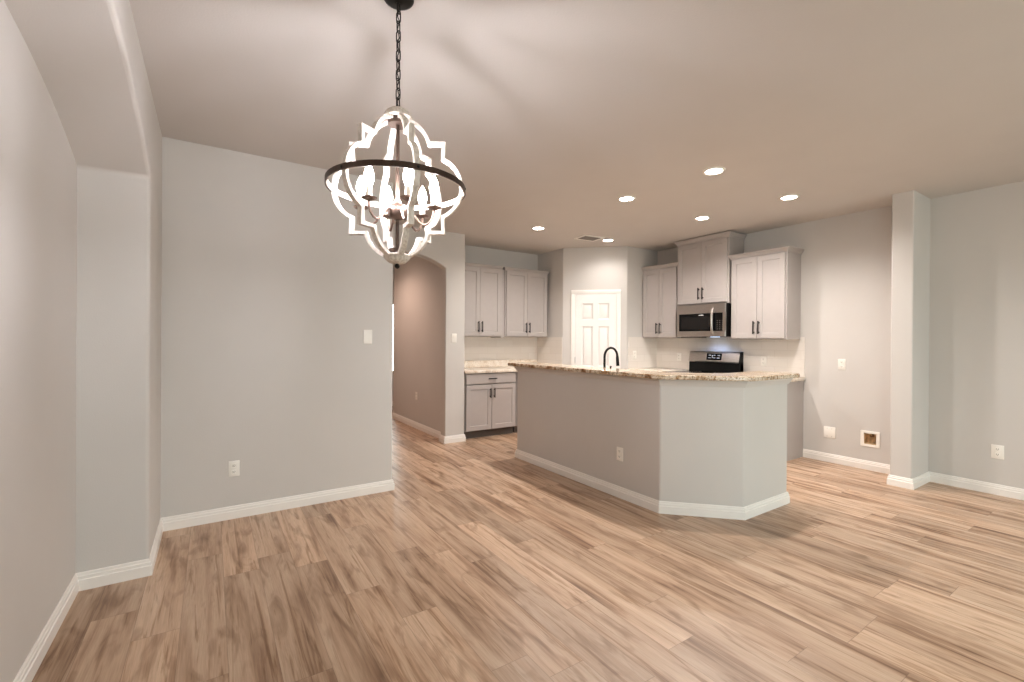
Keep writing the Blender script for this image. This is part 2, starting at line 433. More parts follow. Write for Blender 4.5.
# kitchen walls
struct(MB().box(XHS - 0.02, XP + 0.1, YB, YB + 0.12, -E_, C + E_).build('wall_kitchen', M['wall'], smooth=0))
pan = [(XP, YB + 0.05), (XP, YP1), (XP2, YP2), (XK + 0.05, YP2), (XK + 0.05, YP2 + 0.12), (XP2 + 0.05, YP2 + 0.12), (XP + 0.12, YP1 + 0.05), (XP + 0.12, YB + 0.05)]
bevel_mod(struct(MB().prism(pan, 'z', -E_, C + E_).build('wall_pantry', M['wall'], smooth=30)), 0.010, 3, 30)
wall_holes('wall_right', 'x', XK, XK + 0.14, YS + TS - 0.02, YP2 + 0.1, [(1.862, 1.972, 0.268, 0.385)])
struct(MB().box(XR, XR + 0.12, YR - 0.1, YS + 0.05, -E_, C + E_).build('wall_living', M['wall'], smooth=0))
bevel_mod(struct(MB().box(XS, XR + 0.05, YS, YS + TS, -E_, C + E_).build('wall_stub', M['wall'], smooth=30)), 0.012)

# baseboards: profile swept with mitred corners; the room lies to the LEFT of the path
PROF = [(0, 0), (0.016, 0), (0.016, 0.056), (0.0115, 0.060), (0.0115, 0.075), (0.008, 0.079), (0.007, 0.089), (0.004, 0.093), (0, 0.094)]
def baseboard(name, path, parent=None, off=None, prof=PROF):
    P = [Vector(p) for p in path]; n = len(P); rings = []
    for i in range(n):
        d0 = (P[i] - P[i - 1]).normalized() if i else (P[1] - P[0]).normalized()
        d1 = (P[i + 1] - P[i]).normalized() if i < n - 1 else d0
        n0 = Vector((-d0.y, d0.x)); n1 = Vector((-d1.y, d1.x))
        m = (n0 + n1).normalized(); m = m / max(0.2, m.dot(n0))
        rings.append([(P[i].x + m.x * o, P[i].y + m.y * o, z) for o, z in prof])
    o = MB().sweep(rings, True).build(name, M['trim'], parent, smooth=30)
    if not parent: struct(o)
    return o
baseboard('baseboard_left', [(X2, Y1 + 0.13), (X2, Y1), (X1, Y1), (X1, YN), (X0, YN), (X0, NA), (X1, NA), (X1, YR)])
baseboard('baseboard_hall', [(XHS, YB - 0.6), (XHS, YH), (XJ, YH), (XJ, YH + TH), (XHALL, YH + TH), (XHALL, YJ), (3.4, YJ), (3.4, YHE), (1.2, YHE)])
baseboard('baseboard_right', [(XR, YR), (XR, YS), (XS, YS), (XS, YS + TS), (XK, YS + TS), (XK, 2.565)])

# pantry door on the angled wall (local frame: x along the wall, -y out of it)
PD = (Vector((XP, YP1, 0)) + Vector((XP2, YP2, 0))) / 2
sdir = Vector((1, -1, 0)).normalized()
def on_diag(x, y): return ((x - XP) * sdir.x + (y - YP1) * sdir.y) - (XP2 - XP) * math.sqrt(2) / 2
dl, dr = on_diag(4.582, 5.209), on_diag(5.009, 4.783); DH = 2.04
d1 = bpy.data.objects.new('door_1', None); COL.objects.link(d1); d1.location = PD; d1.rotation_euler = (0, 0, R(-45)); struct(d1)
mb = MB()
cw = 0.062
mb.box(dl - cw, dl, -0.018, 0.0, 0, DH + 0.002, 0.004); mb.box(dr, dr + cw, -0.018, 0.0, 0, DH + 0.002, 0.004); mb.box(dl - cw, dr + cw, -0.018, 0.0, DH, DH + cw, 0.004)
mb.build('casing', M['trim'], d1, smooth=30)
def panel_door(mb, x0, x1, z0, z1, t, panels, rec=0.009, step=0.014):
    """flat slab whose front (at -t) carries raised panels in recesses"""
    mb.box(x0, x1, -t + rec, 0, z0, z1)
    xs = sorted({x0, x1, *[p[0] for p in panels], *[p[1] for p in panels]}); zs = sorted({z0, z1, *[p[2] for p in panels], *[p[3] for p in panels]})
    bm = mb.bm; vc = {}
    def V(x, z, y):
        k = (round(x, 5), round(z, 5), round(y, 5))
        if k not in vc: vc[k] = bm.verts.new((x, y, z))
        return vc[k]
    def inp(x, z): return any(p[0] < x < p[1] and p[2] < z < p[3] for p in panels)
    for i in range(len(xs) - 1):
        for j in range(len(zs) - 1):
            if inp((xs[i] + xs[i + 1]) / 2, (zs[j] + zs[j + 1]) / 2): continue
            a, b, c, d = xs[i], xs[i + 1], zs[j], zs[j + 1]
            bm.faces.new((V(a, c, -t), V(b, c, -t), V(b, d, -t), V(a, d, -t)))
    loop = [(x0, z0), (x1, z0), (x1, z1), (x0, z1)]
    for k in range(4):
        a, b = loop[k], loop[(k + 1) % 4]
        bm.faces.new([bm.verts.new((a[0], -t, a[1])), bm.verts.new((b[0], -t, b[1])), bm.verts.new((b[0], 0, b[1])), bm.verts.new((a[0], 0, a[1]))])
    for (a, b, c, d) in panels:
        rings = [(0, -t), (step, -t + rec), (step + 0.012, -t + rec), (step + 0.03, -t + 0.002)]
        rv = [[bm.verts.new((x, y, z)) for x, z in ((a + o, c + o), (b - o, c + o), (b - o, d - o), (a + o, d - o))] for o, y in rings]
        for r0, r1 in zip(rv, rv[1:]):
            for k in range(4): bm.faces.new((r0[k], r0[(k + 1) % 4], r1[(k + 1) % 4], r1[k]))
        bm.faces.new(rv[-1])
mb = MB(); dw = dr - dl
def px(f): return dl + f * dw
P6 = []
for z0, z1 in ((0.24, 0.80), (0.96, 1.56), (1.66, 1.90)):
    P6 += [(px(0.17), px(0.44), z0, z1), (px(0.56), px(0.83), z0, z1)]
panel_door(mb, dl + 0.003, dr - 0.003, 0.008, DH - 0.003, 0.014, P6, rec=0.008)
leaf = mb.build('door_panel', M['door'], d1, smooth=20)
for z in (0.25, 1.05, 1.88):
    MB().tube([(dl + 0.001, -0.022, z - 0.045), (dl + 0.001, -0.022, z + 0.045)], 0.006, 8).build('hinge', M['chrome'], d1)
MB().lathe([(0, 0.062), (0.018, 0.06), (0.027, 0.045), (0.024, 0.03), (0.011, 0.022), (0.011, 0.012), (0.028, 0.01), (0.03, 0.0)], 20).build('door_knob', M['chrome'], d1)
kn = d1.children[-1]; kn.location = (dr - 0.07, -0.014, 0.95); kn.rotation_euler = (R(90), 0, 0)

# backsplash tile
def tile(name, axis, a0, a1, u0, u1, z0, z1):
    mb = MB()
    if axis == 'y': mb.box(u0, u1, a0, a1, z0, z1); uv = lambda c: (c.x, c.z - 0.935)
    else: mb.box(a0, a1, u0, u1, z0, z1); uv = lambda c: (c.y, c.z - 0.935)
    return struct(mb.build(name, M['tile'], smooth=0, uv=uv))
CT = 0.935
tile('trim_1', 'y', YB - 0.008, YB, XHS, XP - 0.008, CT + 0.1, 1.392)
tile('trim_2', 'x', XP - 0.008, XP, YP1 + 0.004, YB, CT, 1.392)
tile('trim_3', 'y', YP2 - 0.008, YP2, XP2 + 0.03, XK - 0.008, CT, 1.40)
tile('trim_4', 'x', XK - 0.008, XK, 2.555, YP2, CT, 1.40)

# ------------------------------------------------------------------ cabinets (local: x along the wall, back at y=0, front towards -y)
def shaker(mb, x0, x1, z0, z1, yf, t=0.019, rail=0.058, rec=0.009):
    """door with recessed centre panel; front plane at yf - t"""
    bm = mb.bm; y = yf - t
    def ring(o, yy): return [bm.verts.new((x, yy, z)) for x, z in ((x0 + o, z0 + o), (x1 - o, z0 + o), (x1 - o, z1 - o), (x0 + o, z1 - o))]
    rs = [ring(0, yf), ring(0, y + 0.0015), ring(0.0015, y), ring(rail, y), ring(rail + 0.005, y + rec)]
    bm.faces.new(rs[0])
    for a, b in zip(rs, rs[1:]):
        for k in range(4): bm.faces.new((a[k], a[(k + 1) % 4], b[(k + 1) % 4], b[k]))
    bm.faces.new(rs[-1])
def pull(parent, x, y, z, length, horiz=False):
    mb = MB(); h = length / 2; so = 0.028
    if horiz:
        mb.tube([(x - h, y - so, z), (x + h, y - so, z)], 0.0075, 8)
        for s in (-1, 1): mb.tube([(x + s * h * 0.72, y - so, z), (x + s * h * 0.72, y, z)], 0.0068, 8)
    else:
        mb.tube([(x, y - so, z - h), (x, y - so, z + h)], 0.0075, 8)
        for s in (-1, 1): mb.tube([(x, y - so, z + s * h * 0.72), (x, y, z + s * h * 0.72)], 0.0068, 8)
    return mb.build('handle', M['black'], parent)
def crown(mb, x0, x1, d, z0, h, out):
    """cornice around front and both sides"""
    prof = [(0.0, 0.0), (0.006, 0.0), (0.010, h * 0.25), (out * 0.75, h * 0.75), (out, h * 0.8), (out, h), (0.0, h)]
    rings = []
    for (px_, py_, sx, sy) in ((x0, 0, -1, 0), (x0, -d, -1, -1), (x1, -d, 1, -1), (x1, 0, 1, 0)):
        rings.append([(px_ + sx * o, py_ + sy * o, z0 + z) for o, z in prof])
    mb.sweep(rings, True)
def wall_cabinet(label, loc, rz, w, z0, z1, d, crown_h, crown_out, hz=None, group='grey kitchen wall cabinets', gapL=0.018, gapR=0.018):
    t = thing('wall_cabinet', label, 'kitchen cabinet', (loc[0], loc[1], z0), rz, group)
    H = z1 - z0; h = w / 2
    MB().box(-h, h, -d, -0.001, 0, H, 0.0015, 1).build('body', M['cabinet'], t, smooth=0)
    for s in (-1, 1):
        a, b = (-h + gapL, -0.002) if s < 0 else (0.002, h - gapR)
        mb = MB(); shaker(mb, a, b, 0.014, H - 0.014, -d - 0.001)
        dr_ = mb.build('door', M['cabinet'], t, smooth=0)
        pull(dr_, s * 0.030, -d - 0.020, 0.140, 0.155)
    mb = MB(); crown(mb, -h, h, d + 0.001, H - 0.004, crown_h, crown_out); mb.build('crown', M['cabinet'], t, smooth=0)
    return t
def base_cabinet(label, loc, rz, w, d, drawer=True, group='grey kitchen base cabinets', end_panel=None):
    t = thing('base_cabinet', label, 'kitchen cabinet', (loc[0], loc[1], 0), rz, group)
    h = w / 2; z0, z1 = 0.105, CT - 0.042
    mb = MB(); mb.box(-h, h, -d + 0.016, -0.001, z0, z1, 0.0015, 1); mb.build('body', M['cabinet'], t, smooth=0)
    MB().box(-h + 0.002, h - 0.002, -d + 0.07, -0.002, 0.0, z0).build('toe_kick', M['toe'], t, smooth=0)
    zt = z1 - 0.012
    if drawer:
        mb = MB(); zd = zt - 0.135
        mb.box(-h + 0.014, h - 0.014, -d - 0.02, -d + 0.0155, zd, zt, 0.003, 2); dw_ = mb.build('drawer', M['cabinet'], t, smooth=0)
        pull(dw_, 0, -d - 0.020, (zd + zt) / 2, 0.13, True); zt = zd - 0.016
    for s in (-1, 1):
        a, b = (-h + 0.014, -0.003) if s < 0 else (0.003, h - 0.014)
        mb = MB(); shaker(mb, a, b, z0 + 0.012, zt, -d + 0.0155, t=0.0355)
        dr_ = mb.build('door', M['cabinet'], t, smooth=0)
        pull(dr_, s * 0.032, -d - 0.020, zt - 0.115, 0.13)
    if end_panel: MB().box(h - 0.012, h + 0.002, -d - 0.001, -0.001, 0, z1, 0.001, 1).build('end_panel', M['cabinet'], t, smooth=0)
    return t

RZ_X = R(-90)      # facing -X
# back wall run (facing -Y)
UD = 0.33
wall_cabinet('grey two-door wall cabinet beside the arched hall opening, left one of the back wall pair', ((2.812 + 3.555) / 2, YB - 0.009, 0), 0, 3.555 - 2.812, 1.392, 2.385, UD - 0.02, 0.04, 0.022)
wall_cabinet('grey two-door wall cabinet on the back wall next to the pantry corner', ((3.615 + 4.405) / 2, YB - 0.009, 0), 0, 4.405 - 3.615, 1.392, 2.385, UD - 0.02, 0.04, 0.022)
tag(MB().box(3.556, 3.614, YB - UD + 0.03, YB - 0.009, 1.378, 2.385).build('filler_strip', M['cabinet'], smooth=0), 'narrow grey filler strip between the two wall cabinets on the back wall', 'filler strip')
base_cabinet('grey base cabinet with one drawer and two doors beside the hall wall end', ((2.83 + 3.65) / 2, YB - 0.01, 0), 0, 0.82, YB - 0.01 - 5.42)
base_cabinet('grey base cabinet in the back corner, hidden behind the island end', ((3.672 + 4.43) / 2, YB - 0.01, 0), 0, 4.43 - 3.672, YB - 0.01 - 5.42)
mb = MB(); mb.box(XHS + 0.004, XP - 0.009, 5.375, YB - 0.001, CT - 0.042, CT, 0.005, 2); ctop = mb.build('countertop', M['granite_pale'], smooth=30)
tag(ctop, 'pale granite countertop along the back wall under two wall cabinets', 'countertop')
MB().box(XHS + 0.004, XP - 0.010, YB - 0.02, YB - 0.001, CT, CT + 0.1, 0.002, 1).build('upstand', M['granite_pale'], ctop, smooth=0)

# range wall run (facing -X); local x runs towards -Y
YM0, YM1 = 3.288, 4.046
wall_cabinet('grey two-door wall cabinet left of the microwave, next to the pantry wall', (XK - 0.009, (4.050 + 4.672) / 2, 0), RZ_X, 4.672 - 4.050, 1.388, 2.40, UD - 0.01, 0.055, 0.035)
wall_cabinet('tall grey wall cabinet mounted above the steel microwave, nearest the ceiling', (XK - 0.009, (YM0 + YM1) / 2, 0), RZ_X, YM1 - YM0 - 0.004, 1.835, 2.672, UD + 0.005, 0.06, 0.04)
wall_cabinet('grey two-door wall cabinet right of the microwave with exposed end panel', (XK - 0.009, (2.60 + 3.268) / 2, 0), RZ_X, 3.268 - 2.60, 1.372, 2.375, UD - 0.01, 0.055, 0.035)
BD = 0.605
base_cabinet('grey base cabinet right of the range, its end panel facing the open alcove', (XK - 0.01, (2.565 + 3.274) / 2, 0), RZ_X, 3.274 - 2.565, BD, end_panel=True)
base_cabinet('grey base cabinet left of the range in the corner by the pantry wall', (XK - 0.01, (4.046 + 4.66) / 2, 0), RZ_X, 4.66 - 4.046, BD)
tag(MB().box(XK - 0.65, XK - 0.009, 2.54, 3.276, CT - 0.042, CT, 0.005, 2).build('countertop', M['granite_pale'], smooth=30), 'short pale granite countertop right of the range ending at the alcove', 'countertop')
tag(MB().box(XK - 0.65, XK - 0.009, 4.044, YP2 - 0.009, CT - 0.042, CT, 0.005, 2).build('countertop', M['granite_pale'], smooth=30), 'short pale granite countertop left of the range against the pantry wall', 'countertop')

# ------------------------------------------------------------------ microwave (local like the cabinets)
t = thing('microwave', 'stainless steel over-the-range microwave with black glass door', 'microwave', (XK - 0.009, 3.645, 1.405), RZ_X)
hw, mh, md = 0.355, 0.422, 0.385
mb = MB(); mb.box(-hw, hw, -md, -0.002, 0.0, mh, 0.003, 1); mb.build('body', M['blackplastic'], t, smooth=0)
fy = -md - 0.001
mb = MB()
xw0, xw1, xc0, xc1 = -hw + 0.035, 0.165, 0.215, hw - 0.035
mb.box(-hw, hw, fy - 0.025, fy, mh - 0.118, mh, 0.003, 1)
mb.box(-hw, hw, fy - 0.025, fy, 0.0, 0.072, 0.003, 1)
mb.box(-hw, xw0, fy - 0.0245, fy, 0.07, mh - 0.116)
mb.box(xc1, hw, fy - 0.0245, fy, 0.07, mh - 0.116)
mb.build('front_frame', M['steel'], t, smooth=0)
dd = MB().box(xw0, xw1 + 0.05, fy - 0.022, fy, 0.071, mh - 0.117).build('door', M['blackglass'], t, smooth=0)
MB().box(xw0 + 0.035, xw1 - 0.03, fy - 0.0235, fy - 0.0215, 0.1, mh - 0.165, 0.001, 1).build('window', M['windowglass'], dd, smooth=0)
MB().box(-0.02, 0.05, fy - 0.0235, fy - 0.0215, mh - 0.146, mh - 0.136).build('emblem', M['greymark'], dd, smooth=0)
cp = MB().box(xc0, xc1, fy - 0.022, fy, 0.071, mh - 0.117).build('control_panel', M['blackglass'], t, smooth=0)
for r_ in range(5):
    for c_ in range(3):
        MB().box(xc0 + 0.025 + c_ * 0.034, xc0 + 0.037 + c_ * 0.034, fy - 0.0232, fy - 0.0218, 0.095 + r_ * 0.026, 0.101 + r_ * 0.026).build('button', M['slot'], cp, smooth=0)
mb = MB(); xh = 0.19
hp = [(xh, fy - 0.02, 0.03), (xh, fy - 0.05, 0.06), (xh, fy - 0.06, 0.14), (xh, fy - 0.062, 0.20), (xh, fy - 0.06, 0.26), (xh, fy - 0.05, 0.34), (xh, fy - 0.02, 0.37)]
mb.tube(hp, [0.012, 0.014, 0.015, 0.015, 0.015, 0.014, 0.012], 10).build('handle', M['steel'], t)
MB().box(-hw + 0.05, -hw + 0.33, -md + 0.0, -md + 0.16, -0.014, -0.0005).build('vent_filter', M['toe'], t, smooth=0)
MB().box(-0.02, 0.08, -0.15, -0.08, -0.004, -0.0005, 0.001, 1).build('cooktop_lamp', M['cooklamp'], t, smooth=0)
l = bpy.data.lights.new('cooktop_lamp_light', 'SPOT'); l.energy = 4.5; l.color = (0.42, 0.58, 1.0); l.spot_size = R(150); l.spot_blend = 0.6; l.shadow_soft_size = 0.03
lo = bpy.data.objects.new('cooktop_lamp_light', l); COL.objects.link(lo); lo.parent = t; lo.location = (0.04, -0.20, -0.012)

# ------------------------------------------------------------------ range
t = thing('range', 'stainless steel freestanding range with black cooktop under the microwave', 'range', (XK - 0.012, 3.659, 0), RZ_X)
hw = 0.378; rd = 0.64
MB().box(-hw, hw, -rd, -0.005, 0.06, 0.905, 0.003, 1).build('body', M['blackplastic'], t, smooth=0)
for sx in (-1, 1):
    for sy in (-0.06, -rd + 0.06): MB().lathe([(0, 0), (0.018, 0), (0.018, 0.06), (0, 0.06)], 10, (sx * (hw - 0.05), sy, 0)).build('foot', M['blackplastic'], t)
ck = MB().box(-hw, hw, -rd - 0.03, -0.06, 0.906, 0.93, 0.006, 2).build('cooktop', M['blackglass'], t, smooth=0)
for (x, y, r_) in ((-0.19, -0.2, 0.08), (0.19, -0.2, 0.09), (-0.19, -0.47, 0.1), (0.19, -0.47, 0.08)):
    MB().lathe([(r_ - 0.004, 0), (r_, 0.0006), (r_ - 0.004, 0.0012)], 28, (x, y, 0.9302)).build('burner_ring', M['slot'], ck)
pr = [(-0.006, 0.906), (-0.075, 0.906), (-0.072, 1.055), (-0.055, 1.06), (-0.006, 1.06)]
MB().prism(pr, 'x', -hw, hw).build('backguard_base', M['blackplastic'], t, smooth=0)
pr = [(-0.006, 1.061), (-0.088, 1.061), (-0.094, 1.072), (-0.062, 1.196), (-0.05, 1.205), (-0.006, 1.205)]
bg = MB().prism(pr, 'x', -hw + 0.004, hw - 0.012).build('backguard', M['steel'], t, smooth=0)
ndir = Vector((0, -0.124, -0.032)).normalized()
def on_bg(x, f): return Vector((x, -0.094 + 0.032 * f, 1.072 + 0.124 * f))
def bgpatch(x0, x1, f0, f1, lift, name, mat, parent):
    bm_ = MB(); th = 0.003
    out = Vector((0, -0.968, 0.25))
    a = [on_bg(x0, f0), on_bg(x1, f0), on_bg(x1, f1), on_bg(x0, f1)]
    A = [bm_.bm.verts.new(p + out * lift) for p in a]; B = [bm_.bm.verts.new(p - out * th) for p in a]
    bm_.bm.faces.new(A); bm_.bm.faces.new(B[::-1])
    for k in range(4): bm_.bm.faces.new((A[k], A[(k + 1) % 4], B[(k + 1) % 4], B[k]))
    return bm_.build(name, mat, parent, smooth=0)
disp = bgpatch(-0.1, 0.12, 0.14, 0.86, 0.002, 'display', M['blackglass'], bg)
for x0, x1, f0, f1 in ((-0.075, -0.035, 0.62, 0.70), (-0.075, -0.035, 0.34, 0.42), (-0.02, -0.008, 0.35, 0.7), (0.0, 0.03, 0.62, 0.7), (0.0, 0.03, 0.34, 0.42), (0.055, 0.095, 0.62, 0.70), (0.055, 0.095, 0.34, 0.42)):
    bgpatch(x0, x1, f0, f1, 0.0035, 'display_marks', M['greymark'], bg)
MB().prism([(-0.0055, 0.9), (-0.08, 0.9), (-0.098, 1.07), (-0.064, 1.2), (-0.05, 1.208), (-0.0055, 1.208)], 'x', hw - 0.011, hw).build('side_cap', M['blackplastic'], t, smooth=0)
od = MB().box(-hw + 0.004, hw - 0.004, -rd - 0.03, -rd - 0.001, 0.24, 0.86, 0.004, 2).build('oven_door', M['steel'], t, smooth=0)
MB().box(-0.26, 0.26, -rd - 0.032, -rd - 0.028, 0.36, 0.68).build('window', M['blackglass'], od, smooth=0)
mb = MB(); mb.tube([(-0.33, -rd - 0.075, 0.79), (0.33, -rd - 0.075, 0.79)], 0.011, 10)
for s in (-1, 1): mb.tube([(s * 0.3, -rd - 0.075, 0.79), (s * 0.3, -rd - 0.028, 0.79)], 0.009, 8)
mb.build('handle', M['steel'], od)
MB().box(-hw + 0.004, hw - 0.004, -rd - 0.025, -rd - 0.001, 0.075, 0.23, 0.004, 2).build('drawer', M['steel'], t, smooth=0)

# ------------------------------------------------------------------ island
XI, YF, YI1, YI2, XI3 = 2.932, 4.326, 2.332, 1.901, 4.015
XI2 = XI + (YI1 - YI2)
t = thing('kitchen_island', 'greige kitchen island half wall with angled corner under the granite bar top', 'kitchen island', (XI + 0.35, 3.1, 0))
ox, oy = -(XI + 0.35), -3.1
loc = lambda pts: [(x + ox, y + oy) for x, y in pts]
tk = 0.125; BT0, BT1 = 1.050, 1.085
k = tk * math.tan(R(22.5))
hwpts = [(XI, YF), (XI, YI1), (XI2, YI2), (XI3, YI2), (XI3, YI2 + tk), (XI2 + k, YI2 + tk), (XI + tk, YI1 + k), (XI + tk, YF)]
o = MB().prism(loc(hwpts), 'z', 0.0, BT0 - 0.001).build('half_wall', M['wall'], t, smooth=30); bevel_mod(o, 0.012, 3, 30)
baseboard('baseboard', loc([(XI3, YI2 + tk), (XI3, YI2), (XI2, YI2), (XI, YI1), (XI, YF), (XI + tk, YF)][::-1])[::-1], t)
TP = [(0, 0.0), (0.006, 0.0), (0.010, 0.012), (0.022, 0.034), (0.028, 0.042), (0.028, 0.056), (0, 0.056)]
o = baseboard('cap_trim', loc([(XI3, YI2 + tk), (XI3, YI2), (XI2, YI2), (XI, YI1), (XI, YF), (XI + tk, YF)]), t, prof=[(a, BT0 - 0.057 + b) for a, b in TP])
o.data.materials[0] = M['wall']
# sink-side cabinets (their fronts face the range)
MB().prism(loc([(XI + tk, YI1 + k), (XI2 + k, YI2 + tk), (3.70, YI2 + tk), (3.70, YF - 0.02), (XI + tk, YF - 0.02)]), 'z', 0.1, CT - 0.041).build('cabinet_body', M['cabinet'], t, smooth=0)
MB().prism(loc([(XI + tk, YI1 + k), (XI2 + k, YI2 + tk), (3.63, YI2 + tk), (3.63, YF - 0.03), (XI + tk, YF - 0.03)]), 'z', 0.0, 0.1).build('toe_kick', M['toe'], t, smooth=0)
yy = 2.06
for i, wdt in enumerate((0.44, 0.44, 0.44, 0.44, 0.44)):
    mb = MB(); shaker(mb, yy + 0.004, yy + wdt - 0.004, 0.115, CT - 0.06, 0)
    for v in mb.bm.verts: v.co = Vector((3.701 + ox - v.co.y, v.co.x + oy, v.co.z))
    mb.build('door', M['cabinet'], t, smooth=0); yy += wdt
mb = MB(); mb.prism(loc([(XI + tk, YI1 + k), (XI2 + k, YI2 + tk), (3.725, YI2 + tk), (3.725, YF), (XI + tk, YF)]), 'z', CT - 0.040, CT)
so = mb.build('sink_counter', M['granite_pale'], t, smooth=0)
mb = MB(); mb.box(3.27 + ox, 3.64 + ox, 2.80 + oy, 3.56 + oy, CT - 0.001, CT + 0.004, 0.002, 1); mb.build('sink_rim', M['steel'], so, smooth=0)
MB().box(3.29 + ox, 3.62 + ox, 2.82 + oy, 3.54 + oy, CT + 0.0035, CT + 0.005).build('sink_basin', M['toe'], so, smooth=0)
# raised bar top
ov = 0.088; kk = ov * math.tan(R(22.5)); wi = 0.335
bpts = [(XI - ov, 4.405), (XI - ov, YI1 - kk), (XI2 - kk, YI2 - ov), (4.075, YI2 - ov), (4.075, YI2 - ov + wi), (XI2 - kk + wi * math.tan(R(22.5)), YI2 - ov + wi), (XI - ov + wi, YI1 - kk + wi * math.tan(R(22.5))), (XI - ov + wi, 4.405)]
def round_poly(pts, idx, r, n=5):
    out = []
    for i, p in enumerate(pts):
        if i not in idx: out.append(p); continue
        P0, P, P2 = Vector(pts[i - 1]), Vector(p), Vector(pts[(i + 1) % len(pts)])
        a = (P0 - P).normalized(); b = (P2 - P).normalized(); rr_ = idx[i] if isinstance(idx, dict) else r
        A = P + a * rr_; B = P + b * rr_
        for j in range(n + 1):
            s_ = j / n; q = A * (1 - s_) ** 2 + P * 2 * s_ * (1 - s_) + B * s_ ** 2; out.append((q.x, q.y))
    return out
bp2 = round_poly(bpts, {0: 0.022, 1: 0.05, 2: 0.05, 3: 0.07, 4: 0.05, 7: 0.04}, 0.05)
o = MB().prism(bp2, 'z', BT0, BT1).build('bar_countertop', M['granite'], smooth=30); bevel_mod(o, 0.008, 3, 50)
tag(o, 'speckled brown granite bar top with angled corner on the island half wall', 'countertop')

# faucet on the sink counter
t = thing('faucet', 'black gooseneck kitchen faucet standing behind the island bar top', 'faucet', (3.2, 3.207, CT + 0.0006))
MB().lathe([(0, 0), (0.027, 0), (0.027, 0.006), (0.021, 0.012), (0.019, 0.07), (0.0135, 0.08), (0, 0.081)], 18).build('base', M['black'], t)
pts = [(0, 0, 0.075), (0, 0, 0.16), (0, 0, 0.25)]
for i in range(1, 13):
    a = PI * i / 12 * 0.97; pts.append((0.088 - 0.088 * math.cos(a), 0, 0.25 + 0.088 * math.sin(a)))
mb = MB(); mb.tube(pts, 0.0118, 12); sp = mb.build('spout', M['black'], t)
e = Vector(pts[-1]); dn = Vector((0.1, 0, -1)).normalized()
MB().tube([e, e + dn * 0.02, e + dn * 0.10], [0.0125, 0.015, 0.0165], 12).build('spray_head', M['black'], sp)
MB().tube([(0, -0.018, 0.05), (0, -0.045, 0.055), (0.0, -0.075, 0.125), (0, -0.085, 0.165)], [0.010, 0.009, 0.007, 0.009], 10).build('lever', M['black'], t)

# ------------------------------------------------------------------ electrical plates
def outlet(label, loc, rz, w=0.072, h=0.116, gang=1, group='white electrical wall plates'):
    t = thing('wall_outlet', label, 'outlet', loc, rz, group)
    MB().box(-w / 2, w / 2, -0.007, -0.0005, -h / 2, h / 2, 0.003, 2).build('plate', M['plastic'], t, smooth=30)
    for s in (-1, 1):
        mb = MB(); mb.box(-0.016, 0.016, -0.0095, -0.0065, s * 0.0235 - 0.0135, s * 0.0235 + 0.0135, 0.004, 2)
        r_ = mb.build('receptacle', M['plastic'], t, smooth=30)
        MB().box(-0.0075, -0.0045, -0.0102, -0.0090, s * 0.0235 - 0.002, s * 0.0235 + 0.008).build('slot', M['slot'], r_, smooth=0)
        MB().box(0.0045, 0.0075, -0.0102, -0.0090, s * 0.0235 - 0.002, s * 0.0235 + 0.008).build('slot', M['slot'], r_, smooth=0)
        MB().box(-0.0025, 0.0025, -0.0102, -0.0090, s * 0.0235 - 0.009, s * 0.0235 - 0.005).build('slot', M['slot'], r_, smooth=0)
    return t
def switch(label, loc, rz):
    t = thing('light_switch', label, 'light switch', loc, rz, 'white light switches')
    MB().box(-0.037, 0.037, -0.007, -0.0005, -0.06, 0.06, 0.003, 2).build('plate', M['plastic'], t, smooth=30)
    MB().prism([(-0.0065, -0.033), (-0.0075, -0.033), (-0.0115, 0.033), (-0.0065, 0.033)], 'x', -0.017, 0.017).build('rocker', M['plastic'], t, smooth=0)
    return t
outlet('white outlet low on the left wall between the niche and the hall', (0.146, Y1, 0.372), 0)
switch('white light switch on the left wall near its free end by the hall', (1.131, Y1, 1.365), 0)
switch('white light switch on the narrow wall right of the arched hall opening', (2.648, YH, 1.365), 0)
outlet('outlet low on the brown-lit wall inside the hallway', (XHALL, 6.55, 0.49), RZ_X)
outlet('white outlet on the long side of the kitchen island', (XI, 2.745, 0.373), RZ_X)
outlet('white outlet at mid height on the alcove wall', (XK, 2.18, 1.10), RZ_X)
outlet('white outlet low on the right wall, right of the stub wall', (XR, 0.992, 0.38), RZ_X, 0.08, 0.122)
outlet('outlet on the tiled pantry side wall left of the range cabinets', (5.275, YP2 - 0.008, 1.137), 0)
outlet('outlet on the tile left of the range', (XK - 0.008, 4.262, 1.109), RZ_X)
outlet('outlet on the tile right of the range', (XK - 0.008, 3.026, 1.10), RZ_X)
t = thing('blank_plate', 'wide white blank wall plate low in the alcove beside the water box', 'wall plate', (XK, 2.293, 0.333), RZ_X)
MB().box(-0.058, 0.058, -0.008, -0.0005, -0.062, 0.062, 0.003, 2).build('plate', M['plastic'], t, smooth=30)
for x_ in (-0.023, 0.023):
    for z_ in (-0.042, 0.042): MB().lathe([(0, 0.0), (0.003, 0.0), (0.0025, 0.0012), (0, 0.0014)], 10).build('screw', M['slot'], t, loc=(x_, -0.008, z_)).rotation_euler = (R(90), 0, 0)
t = thing('water_supply_box', 'recessed white water supply box with open brown inside, low in the alcove', 'water box', (XK, 1.917, 0.3265), RZ_X)
mb = MB(); a, b, c, d = 0.085, 0.054, 0.083, 0.057
mb.box(-a, a, -0.008, -0.0005, d, c, 0.002, 1); mb.box(-a, a, -0.008, -0.0005, -c, -d, 0.002, 1); mb.box(-a, -b, -0.0079, -0.0005, -d, d); mb.box(b, a, -0.0079, -0.0005, -d, d)
mb.build('flange', M['plastic'], t, smooth=0)
mb = MB()
